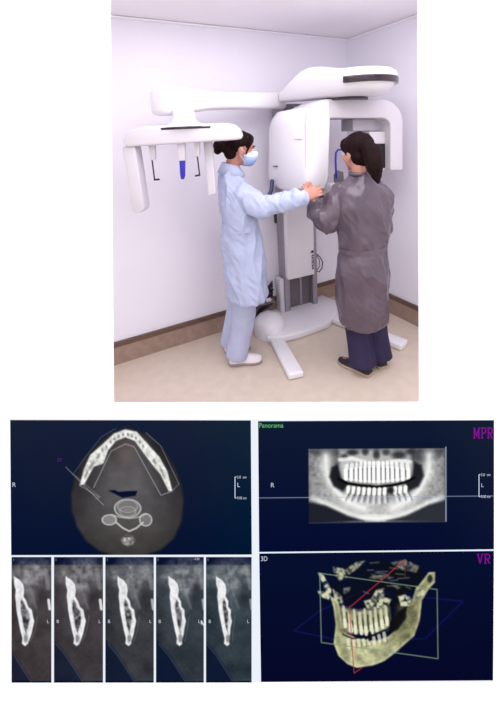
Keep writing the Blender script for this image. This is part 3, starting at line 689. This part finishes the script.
def eyes(root, hc_, fwd, lft, up, s=1.0):
    for sg in (-1, 1):
        c_ = hc_+lft*sg*.031*s+fwd*.0775*s-up*.0*s
        b_ = MB(); b_.ell(c_, (.0125*s, .009*s, .008*s), (lft, fwd, up), 16, 10); e_ = part('eye', b_, MT['eye'], root)
        b_ = MB(); b_.ell(c_+fwd*.0065*s, (.0055*s, .0035*s, .0058*s), (lft, fwd, up), 14, 8); part('iris', b_, MT['iris'], e_)
        b_ = MB(); b_.tube([hc_+lft*sg*.015*s+fwd*.0895*s+up*.022*s, hc_+lft*sg*.033*s+fwd*.087*s+up*.027*s, hc_+lft*sg*.05*s+fwd*.073*s+up*.021*s], [.0028, .0032, .002], 8); part('eyebrow', b_, MT['hair'], root)
def hand(mb, wrist, d, pn, th, s=1.0, curl=1.0):
    """wrist point, d = direction of the fingers, pn = palm normal (fingers curl to it), th = thumb side"""
    d = d.normalized(); th = (th-d*th.dot(d)).normalized(); pn = pn-d*pn.dot(d); pn = (pn-th*pn.dot(th)).normalized()
    pc_ = wrist+d*.048*s
    mb.ell(pc_, (.040*s, .050*s, .015*s), (th, d, pn), 16, 10, .75)
    mb.tube([wrist-d*.03*s, wrist+d*.01*s], [.024*s, .023*s], 12, flat=.75, fdir=pn)
    for i, (off, L) in enumerate([(.030, .070), (.010, .078), (-.010, .072), (-.029, .058)]):
        p = pc_+d*.038*s+th*off*s; pts_ = [p-d*.02*s, p]; a_ = .25*curl
        for fr_ in (.45, .32, .23):
            dd2 = d*math.cos(a_)+pn*math.sin(a_)+th*off*1.2; p = p+dd2.normalized()*L*fr_*s; pts_.append(p); a_ += .55*curl
        mb.tube(pts_, [.0085*s, .0088*s, .0082*s, .0075*s, .0065*s], 8)
    p = pc_-d*.025*s+th*.030*s; pts_ = [pc_-d*.03*s+th*.012*s, p]
    for L, aa in ((.032, .9), (.028, .55), (.022, .35)):
        dd2 = th*math.sin(aa)+d*math.cos(aa)+pn*.45*curl; p = p+dd2.normalized()*L*s; pts_.append(p)
    mb.tube(pts_, [.012*s, .013*s, .011*s, .0095*s, .008*s], 8)
def shoe(root, heel, toe, wd, h, mu, ms, nm='shoe'):
    heel = Vector(heel); toe = Vector(toe); heel.z = toe.z = 0; d_ = (toe-heel); L = d_.length; d_.normalize(); n_ = Vector((-d_.y, d_.x, 0))
    prof = [(0, .55, .75), (.04, .78, .98), (.15, .86, 1.0), (.35, .80, .98), (.5, .86, .80), (.65, .98, .60), (.8, 1.0, .50), (.92, .8, .42), (.985, .45, .30), (1, .2, .2)]
    up_ = MB(); rs_ = []
    for t, a_, hh_ in prof:
        c_ = heel+d_*(L*t); ww = wd/2*a_*.96; zt = .018+(h-.018)*hh_
        rs_.append([c_+n_*(ww*math.cos(q_))*(1-.25*max(0, math.sin(q_))) + Zu*(.016+(zt-.016)*max(0, math.sin(q_))) for q_ in [2*math.pi*k_/20 for k_ in range(20)]])
    up_.rings(rs_); o_ = part(nm, up_, mu, root, auto=60)
    pl = []
    for t, a_, _ in prof: pl.append(heel+d_*(L*t*1.02-.002)+n_*wd/2*a_*1.05)
    for t, a_, _ in prof[::-1]: pl.append(heel+d_*(L*t*1.02-.002)-n_*wd/2*a_*1.05)
    s_ = MB(); s_.prism([p+Zu*.001 for p in pl], Zu*.019); part('sole', s_, ms, o_, bev=.003)
    return o_
def openloft(rs_, thick, m, name, parent, sel=None):
    b_ = MB(); n_ = len(rs_[0]); vs_ = [p for r in rs_ for p in r]; b_.add(vs_, [(i*n_+j, i*n_+j+1, (i+1)*n_+j+1, (i+1)*n_+j) for i in range(len(rs_)-1) for j in range(n_-1)])
    o_ = part(name, b_, m, parent, auto=60); so = o_.modifiers.new('s', 'SOLIDIFY'); so.thickness = thick; so.offset = 0; return o_
def ering(c, fw, lf, hf, hl, n=36, p=.88, back=1.0):
    sp = lambda v: math.copysign(abs(v)**p, v)
    return [c+fw*(hf*sp(math.cos(t))*(back if math.cos(t) < 0 else 1))+lf*(hl*sp(math.sin(t))) for t in [2*math.pi*k_/n for k_ in range(n)]]

# ---- nurse (faces +x)
YN = 2.34
NF = Vector((.985, .17, 0)).normalized(); NL = Vector((-NF.y, NF.x, 0))
N = lambda x, y, dy=0: aty(x, y, YN+dy)
nurse = MB()
nh = N(240.5, 148.5)                       # head centre
hf = (NF+Vector((0, 0, -.16))).normalized(); hl = NL; hu = hf.cross(hl).normalized()
if hu.z < 0: hu = -hu
SN = .97
shape_head(nurse, nh, hf, hl, hu, SN)
nk0 = N(229, 176); nurse.tube([N(232, 182), N(231.5, 168), nh-hf*.02-hu*.03], [.045, .046, .050], 14)
# torso core
tor = [(230, 182, .055, .11), (232, 190, .06, .115), (235, 206, .08, .125), (239, 226, .085, .13), (239, 243, .085, .125), (241, 262, .095, .145), (242, 275, .09, .15)]
nurse.rings([ering(N(x, y), NF, NL, a_, b_) for x, y, a_, b_ in tor])
fR = (fl(234, 364)+Vector((0, .0, 0))); fL_ = fl(229, 357)+Vector((0, .06, 0))
shR_heel = fl(229.5, 364); shR_toe = fl(262, 361); shL_heel = fl(224, 356)+Vector((0, .05, 0)); shL_toe = fl(250, 352)+Vector((0, .06, 0))
ankR = shR_heel.lerp(shR_toe, .28)+Zu*.09; ankL = shL_heel.lerp(shL_toe, .28)+Zu*.09
hipR = N(244, 268)-NL*.07; hipL = N(241, 268)+NL*.07
kneeR = hipR.lerp(ankR, .5)+NF*.02; kneeL = hipL.lerp(ankL, .5)+NF*.02
for h_, k2, an, hl_, to_ in ((hipR, kneeR, ankR, shR_heel, shR_toe), (hipL, kneeL, ankL, shL_heel, shL_toe)):
    nurse.tube([h_, h_.lerp(k2, .5), k2, k2.lerp(an, .35), an], [.085, .075, .055, .052, .036], 14)
    nurse.tube([an, an.lerp(to_, .25)*1.0-Zu*.02, Vector((to_.x, to_.y, 0)).lerp(an, .22)+Zu*.012], [.034, .026, .018], 12)
shR = N(234, 188)-NL*.13; elR = aty(264, 207, 2.17); wrR = aty(303, 196.5, 2.13)
shL = N(234, 188)+NL*.13; elL = aty(246, 208, 2.55); wrL = aty(255, 198, 2.42)
def arm(mb, s_, e_, w_): mb.tube([s_, s_.lerp(e_, .5), e_, e_.lerp(w_, .4), w_], [.026, .038, .036, .035, .024], 14)
arm(nurse, shR, elR, wrR); arm(nurse, shL, elL, wrL)
hand(nurse, wrR, (aty(318, 191, 2.14)-wrR), Vector((.1, .5, -.6)), Vector((-.1, .3, .9)), .92, 1.0)
hand(nurse, wrL, Vector((.5, .1, -.5)), Vector((0, -1, -.3)), Vector((.5, 0, .5)), .92, .9)
me = fuse(nurse, .0042, 5)
nb = empty('person', (nh.x-.05, YN, 0))
tag(nb, 'person in pale blue lab coat and face mask, in profile, reaching to the X-ray machine', 'person')
link('body', me, MT['skin'], nb)
eyes(nb, nh, hf, hl, hu, SN)
# coat
def loft_px(rows, Yc, fw, lf): return [ering(aty(x, y, Yc), fw, lf, a_, b_, back=bk_) for x, y, a_, b_, bk_ in rows]
coat = MB()
rows = [(231, 167.5, .052, .055, 1), (230, 170, .058, .062, 1), (230, 174, .064, .10, 1), (231, 180, .076, .150, 1), (232.5, 188, .088, .178, 1), (235, 200, .100, .178, 1), (238.5, 215, .108, .165, 1), (241, 230, .118, .158, 1), (243, 245, .130, .165, 1), (245, 260, .134, .175, 1), (246.5, 275, .136, .185, 1), (247, 286, .138, .195, 1), (247.5, 292, .140, .197, 1), (247.5, 294, .136, .193, 1)]
coat.rings(loft_px(rows, YN, NF, NL))
def sleeve(mb, s_, e_, w_, r=(.074, .074, .068, .064, .052), ext=.0):
    wq = w_.lerp(e_, .08)
    mb.tube([s_, s_.lerp(e_, .5), e_, e_.lerp(wq, .5), wq], r, 18)
sleeve(coat, shR+NL*.03-Zu*.01, elR, wrR); sleeve(coat, shL-NL*.03-Zu*.01, elL, wrL)
me = fuse(coat, .0055, 6, fold(12, .026, 3.1))
ct = link('lab_coat', me, MT['coat'], nb)
cr = []
for r_, z_ in [(.050, .034), (.053, .037), (.068, .012), (.088, -.026)]:
    cr.append([aty(231, 170, YN)+NF*(r_*math.cos(t)*1.0)+NL*(r_*1.12*math.sin(t))+Zu*(z_-.016*math.cos(t)) for t in [.12+(2*math.pi-.24)*k_/30 for k_ in range(31)]])
openloft(cr, .004, MT['coat'], 'collar', ct)
b = MB(); b.rings([[p+Zu*dz for p in ering(N(240, 224), NF, NL, .116, .166)] for dz in (-.02, -.015, .015, .02)]); part('back_belt', b, MT['coat'], ct, auto=50)
tr = MB()
for h_, k2, an in ((hipR, kneeR, ankR), (hipL, kneeL, ankL)):
    tr.tube([h_, k2, k2.lerp(an, .5), an-Zu*.03-NF*.01], [.082, .078, .074, .074], 22, round_ends=False)
me = fuse(tr, .007, 6, fold(8, .008, 8.2)); link('trousers', me, MT['scrubs'], nb)
shoe(nb, shR_heel, shR_toe, .094, .10, MT['shoe_w'], MT['sole_w']); shoe(nb, shL_heel, shL_toe, .094, .10, MT['shoe_w'], MT['sole_w'])
# hair with bun
hr = MB(); ax = (hl, hf, hu)
hr.ell(nh+hu*.036-hf*.022, (.079*SN, .093*SN, .083*SN), ax); hr.ell(nh+hu*.060+hf*.018, (.066*SN, .066*SN, .046*SN), ax)
hr.ell(nh-hu*.022-hf*.056, (.062, .050, .060), ax)
for sg in (-1, 1):
    hr.tube([nh+hl*sg*.052+hu*.070+hf*.052, nh+hl*sg*.066+hu*.04+hf*.050, nh+hl*sg*.070+hu*.008+hf*.040, nh+hl*sg*.071-hu*.03+hf*.028], [.018, .012, .008, .004], 10)
hr.tube([nh-hf*.10+hu*.0, nh-hf*.135-hu*.0], [.035, .038], 14)
hr.ell(nh-hf*.138+hu*.002, (.040, .034, .042), ax); hr.ell(nh-hf*.142-hu*.026, (.030, .026, .026), ax); hr.ell(nh-hf*.125+hu*.03, (.026, .026, .022), ax)
me = fuse(hr, .0045, 4, fold(26, .004, 1.7, (1, 1, 1))); link('hair', me, MT['hair'], nb)
# mask
mk = MB(); rs = []
for t, r_, ln in [(-.105, .030, .070), (-.095, .046, .090), (-.07, .058, .104), (-.045, .060, .114), (-.022, .052, .114), (-.006, .038, .106)]:
    rs.append([nh+hu*t+hl*(r_*math.sin(q_))+hf*(.02+(ln-.02)*max(0, math.cos(q_))**.6 if abs(q_) < 1.5 else .02) for q_ in [-1.56+3.12*k_/22 for k_ in range(23)]])
mo = openloft(rs[:4], .002, MT['mask_b'], 'face_mask', nb); openloft(rs[3:], .002, MT['mask_w'], 'mask_upper_fold', mo)
for sg in (-1, 1):
    for z0, z1 in ((-.028, .008), (-.082, -.036)):
        b = MB(); b.tube([nh+hf*.034+hl*sg*.057+hu*z0, nh+hf*.012+hl*sg*.072+hu*(z0+z1)/2, nh-hf*.012+hl*sg*.079+hu*z1], .0012, 6); part('ear_loop', b, MT['mask_w'], mo)

# ---- patient (faces away, to the left)
YP = 2.20
PF = Vector((-.42, .907, 0)).normalized(); PL = Vector((-PF.y, PF.x, 0))     # PL: her left, image left
Pn = lambda x, y, dy=0: aty(x, y, YP+dy)
pb = MB()
ph = aty(356.5, 152.5, 2.24)
pf = (Vector((-.52, .85, -.10))).normalized(); pl_ = Vector((-pf.y, pf.x, 0)).normalized(); pu = pf.cross(pl_).normalized()
if pu.z < 0: pu = -pu
SP = .98
shape_head(pb, ph, pf, pl_, pu, SP)
pb.tube([Pn(362, 190), Pn(361, 178), ph-pf*.02-pu*.03], [.062, .052, .052], 14)
tor = [(362, 188, .07, .12), (362, 198, .09, .16), (362, 215, .10, .15), (363, 235, .09, .13), (363, 248, .085, .125), (362, 266, .10, .15), (362, 280, .10, .155)]
pb.rings([ering(Pn(x, y), PF, PL, a_, b_) for x, y, a_, b_ in tor])
sLh, sLt = fl(371, 376), fl(339, 361); sRh, sRt = fl(384, 369), fl(366, 352)
aL = sLh.lerp(sLt, .28)+Zu*.08; aR = sRh.lerp(sRt, .28)+Zu*.08
hL_ = Pn(356, 282)+PL*.0; hR_ = Pn(369, 282)-PL*.01
kL = hL_.lerp(aL, .5)+PF*.02; kR = hR_.lerp(aR, .5)+PF*.02
for h_, k2, an, to_ in ((hL_, kL, aL, sLt), (hR_, kR, aR, sRt)):
    pb.tube([h_, h_.lerp(k2, .5), k2, k2.lerp(an, .35), an], [.088, .078, .058, .055, .037], 14)
    pb.tube([an, an.lerp(to_, .3)-Zu*.03, Vector((to_.x, to_.y, 0)).lerp(an, .22)+Zu*.012], [.034, .024, .016], 12)
psL = Pn(345, 192, .02); peL = aty(322, 222, 2.18); pwL = aty(314, 201, 2.24)
psR = Pn(380, 196, .0); peR = aty(383, 226, 2.32); pwR = aty(352, 212, 2.52)
arm(pb, psL, peL, pwL); arm(pb, psR, peR, pwR)
hand(pb, pwL, aty(309, 190, 2.25)-pwL, Vector((.1, .8, -.1)), Vector((.9, .1, .3)), .9, 1.1)
hand(pb, pwR, Vector((-.4, .6, .2)), Vector((0, .3, -1)), Vector((-.5, 0, .5)), .9, 1.0)
me = fuse(pb, .0042, 5)
pr_ = empty('person', (ph.x, YP, 0))
tag(pr_, 'person seen from behind in long shiny brown-grey gown with dark ponytail, standing at the machine', 'person')
link('body', me, MT['skin'], pr_)
eyes(pr_, ph, pf, pl_, pu, SP)
gw = MB()
rows = [(361, 171.5, .060, .064, 1), (361.5, 176, .064, .072, 1), (362, 181, .078, .11, 1), (362.5, 186, .095, .145, 1), (363, 193, .115, .172, 1), (363, 205, .125, .178, 1), (363.5, 220, .128, .172, 1), (363.5, 235, .122, .163, 1), (363, 245, .115, .156, 1), (363, 249, .115, .156, 1), (362.5, 258, .128, .166, 1), (362, 275, .138, .172, 1), (362, 295, .142, .170, 1), (363, 308, .140, .160, 1), (363.5, 319, .136, .154, 1), (363.5, 322, .128, .147, 1)]
gw.rings(loft_px(rows, YP, PF, PL))
sleeve(gw, psL-PL*.01, peL, pwL, (.084, .086, .082, .070, .050)); gw.ell(peL+Vector((.03, .0, -.005)), (.08, .075, .062)); sleeve(gw, psR+PL*.01, peR, pwR, (.082, .074, .066, .058, .046))
ff = fold(11, .018, 5.4)
me = fuse(gw, .0055, 6, ff); gn = link('gown', me, MT['gown'], pr_)
b = MB(); b.rings([[p+Zu*dz for p in ering(aty(363, 247, YP), PF, PL, .119, .160)] for dz in (-.014, -.005, .005, .014)]); part('waist_tie', b, MT['gown'], gn, auto=50)
b = MB(); b.tube([aty(361, 172.5, YP)+PF*(.058*math.cos(t))+PL*(.064*math.sin(t))+Zu*(-.004) for t in [2*math.pi*k_/24 for k_ in range(25)]], .011, 10, round_ends=False); part('collar', b, MT['gown'], gn)
tr = MB()
for h_, k2, an in ((hL_, kL, aL), (hR_, kR, aR)):
    tr.tube([h_, k2, k2.lerp(an, .5), an-Zu*.02-PF*.015], [.088, .084, .084, .082], 22, round_ends=False)
me = fuse(tr, .007, 6, fold(8, .008, 2.2)); link('trousers', me, MT['navy'], pr_)
shoe(pr_, sLh, sLt, .09, .07, MT['shoe_b'], MT['sole_t']); shoe(pr_, sRh, sRt, .09, .07, MT['shoe_b'], MT['sole_t'])
hr = MB(); ax = (pl_, pf, pu)
hr.ell(ph+pu*.036-pf*.020, (.086, .102, .088), ax); hr.ell(ph+pu*.058+pf*.022, (.074, .070, .050), ax); hr.ell(ph-pu*.026-pf*.045, (.076, .060, .068), ax)
for sg in (-1, 1):
    hr.tube([ph+pl_*sg*.052+pu*.070+pf*.052, ph+pl_*sg*.066+pu*.045+pf*.050, ph+pl_*sg*.070+pu*.015+pf*.034], [.018, .012, .006], 10)
tail = [aty(366, 146, 2.14), aty(371, 150, 2.11), aty(373.5, 159, 2.09), aty(375, 169, 2.07), aty(376.5, 177, 2.06), aty(378, 182, 2.055)]
hr.tube(tail, [.044, .052, .054, .046, .030, .012], 14)
me = fuse(hr, .0045, 4, fold(24, .005, 2.9, (1, 1, .25))); hh_ = link('hair', me, MT['hair'], pr_)

# ------------------------------------------------------------------ light
wd_ = bpy.data.worlds.new('world'); SC.world = wd_; wd_.use_nodes = True
bg = wd_.node_tree.nodes['Background']; bg.inputs[0].default_value = (.99, 1, 1, 1); bg.inputs[1].default_value = 1.65
def area(loc, sx, sy, e, rot=(0, 0, 0), col=(1, 1, 1)):
    l = bpy.data.lights.new('ceiling_and_fill_lamp', 'AREA'); l.shape = 'RECTANGLE'; l.size = sx; l.size_y = sy; l.energy = e; l.color = col
    o = bpy.data.objects.new('ceiling_and_fill_lamp', l); COL.objects.link(o); o.location = loc; o.rotation_euler = rot; return o
area((.45, 1.5, ZC-.02), 2.0, 1.3, 33, col=(.99, 1, 1))
area((0, -.5, ZC-.02), 2.6, 1.2, 34, col=(1, 1, 1))  # unseen fill lamp, added on the camera side to whiten the page
vs_ = SC.view_settings; vs_.view_transform = 'Standard'; vs_.look = 'None'; vs_.exposure = 0; vs_.gamma = 1; vs_.use_curve_mapping = False
SC.cycles.max_bounces = 8
